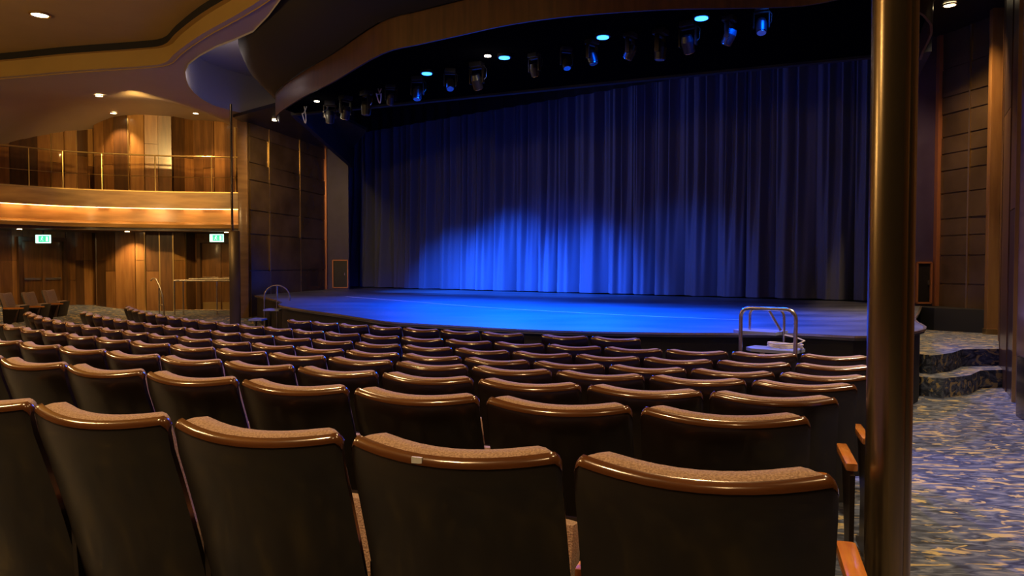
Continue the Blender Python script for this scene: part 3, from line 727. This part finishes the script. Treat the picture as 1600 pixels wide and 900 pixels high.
# ------------------------------------------------------------------ steps at the stage, right
def u_rail(pts, r, corner):
    """tube through points with rounded corners"""
    P = [Vector(p) for p in pts]; out = [P[0]]
    for i in range(1, len(P) - 1):
        a = (P[i - 1] - P[i]).normalized(); c = (P[i + 1] - P[i]).normalized()
        s, e = P[i] + a * corner, P[i] + c * corner
        for k in range(9): t = k / 8; out.append(s * (1 - t) ** 2 + P[i] * 2 * t * (1 - t) + e * t * t)
    out.append(P[-1]); return out
st = thing('stage_steps', 'metal stage steps with bent tube rail and blue lit treads, right of front row', 'steps')
A = Vector(((1158 - 800) / F * 8.25, 8.25)); B_ = Vector(((1244 - 800) / F * 7.85, 7.85)); d = (B_ - A).normalized(); nb = Vector((-d.y, d.x))
if nb.y < 0: nb = -nb
fz = 0.0
def P3(a, n_, z): q = A + d * a + nb * n_; return Vector((q.x, q.y, z))
Lr_ = (B_ - A).length
MB().tube(u_rail([P3(0, 0, .60), P3(0, 0, 1.25), P3(Lr_, 0, 1.25), P3(Lr_, 0, .0)], .022, .12), .022).obj('hand_rail', st, M['chrome'])
MB().tube(u_rail([P3(-.16, .62, .80), P3(-.16, .62, 1.22), P3(Lr_ - .36, .62, 1.22), P3(Lr_ - .36, .62, .0)], .018, .12), .016).obj('rear_rail', st, M['chrome'])
MB().tube([P3(.12, .50, 1.20), P3(.24, .55, .97)], .016, 8).obj('brace', st, M['chrome'])
def tread(c0, c1, n0, n1, z):
    b = MB(); q = [P3(c0 + .1, n0, 0), P3(c1, n0, 0), P3(c1, n1, 0), P3(c0, n1, 0), P3(c0, n0 + .1, 0)]
    b.prism([(v.x, v.y) for v in q], z - .035, z); o = b.obj('tread', st, M['tread'])
tread(-.32, Lr_ - .38, .42, .80, .955)
tread(.01, Lr_ - .03, .03, .38, .80)
tread(.05, Lr_ - .03, -.28, .0, .42)
for (a, n_) in [(.22, .06), (-.2, .75), (Lr_ - .42, .7), (.2, -.2)]:
    MB().box(P3(a, n_, .38 if n_ > 0 else .2), (.05, .05, .76 if n_ > 0 else .4), 0).obj('leg', st, M['chrome'])
cb = []
for k in range(60):
    a = k * .42; rr_ = .13 + .02 * math.sin(k * 1.7); cb.append(P3(.42 + rr_ * math.cos(a) * 1.3, .22 + rr_ * .7 * math.sin(a), .812 + .0009 * k + .006 * math.sin(k)))
cable = MB().tube(cb + [P3(.62, .25, .9), P3(.50, .3, .93), P3(.36, .36, .94)], .008, 6).obj('coiled_cable', None, M['cable'])
tag(cable, 'pale coiled cable lying on the lower tread of the metal steps', 'cable')

# steps at the left end of the stage with the arched rail
s2 = thing('stage_steps', 'metal stage steps with semicircular arched rail at the left stage corner', 'steps')
arc = [Vector((-5.62, 16.75, .9))] + [Vector((-5.33 - .29 * math.cos(a), 16.75 - .0 * a, 1.0 + .27 * math.sin(a))) for a in [math.pi * k / 16 for k in range(17)]] + [Vector((-5.04, 16.75, .9))]
MB().tube(arc, .018).obj('hand_rail', s2, M['chrome'])
for x in (-5.62, -5.33): MB().cyl((x, 16.75, 0.05), .018, .97 if x < -5.5 else 1.2, 10).obj('rail_post', s2, M['chrome'])
for (x, y, z, w_) in [(-5.28, 16.3, .76, .36), (-5.56, 16.1, .56, .30), (-5.86, 15.95, .36, .32), (-6.15, 15.8, .17, .32)]:
    q = [(x - w_ / 2, y - .12), (x + w_ / 2, y - .16), (x + w_ / 2, y + .32), (x - w_ / 2, y + .32)]
    MB().prism(q, z - .035, z).obj('tread', s2, M['tread'])
    for k in (-1, 1): MB().box((x + k * (w_ / 2 - .03), y + .28, z / 2 - .02), (.035, .035, z), 0).obj('leg', s2, M['stand'])

# ramp railings in front of the left doors
def zf(x, y): return floor_z(x, y)
rl = thing('ramp_railing', 'long double steel handrail on posts in front of the exit doors', 'railing')
def rail_run(pts, z, r, name):
    MB().tube([(x, y, zf(x, y) + z) for x, y in pts], r).obj(name, rl, M['chrome'])
a1 = [(-9.55, 20.9), (-8.6, 20.9), (-7.45, 20.85)]
rail_run(a1, .98, .028, 'top_rail'); rail_run(a1, .14, .018, 'bottom_rail')
a2 = [(-8.6, 21.5), (-7.5, 21.45)]
rail_run([(-9.4, 21.5)] + a2, 1.02, .022, 'wall_side_rail')
for x in (-9.55, -9.3, -8.35, -7.5): MB().cyl((x, 20.9, zf(x, 20.9)), .02, .98, 10).obj('post', rl, M['chrome'])
r3 = thing('stair_railing', 'short steel handrail with curled top and twin posts left of the long handrail', 'railing')
z_ = zf(-9.9, 20.6)
MB().tube([(-9.95 - .12, 20.6, z_ + .97), (-10.02, 20.6, z_ + 1.04), (-9.92, 20.6, z_ + 1.02), (-9.8, 20.55, z_ + .8), (-9.7, 20.5, z_ + .55), (-9.66, 20.5, z_)], .022, 8).obj('curled_rail', r3, M['chrome'])
for x in (-9.82,): MB().cyl((x, 20.55, z_), .018, .78, 10).obj('post', r3, M['chrome'])
for zz in (.3, .55): MB().tube([(-9.82, 20.55, z_ + zz), (-9.68, 20.5, z_ + zz)], .012, 6).obj('cross_bar', r3, M['chrome'])
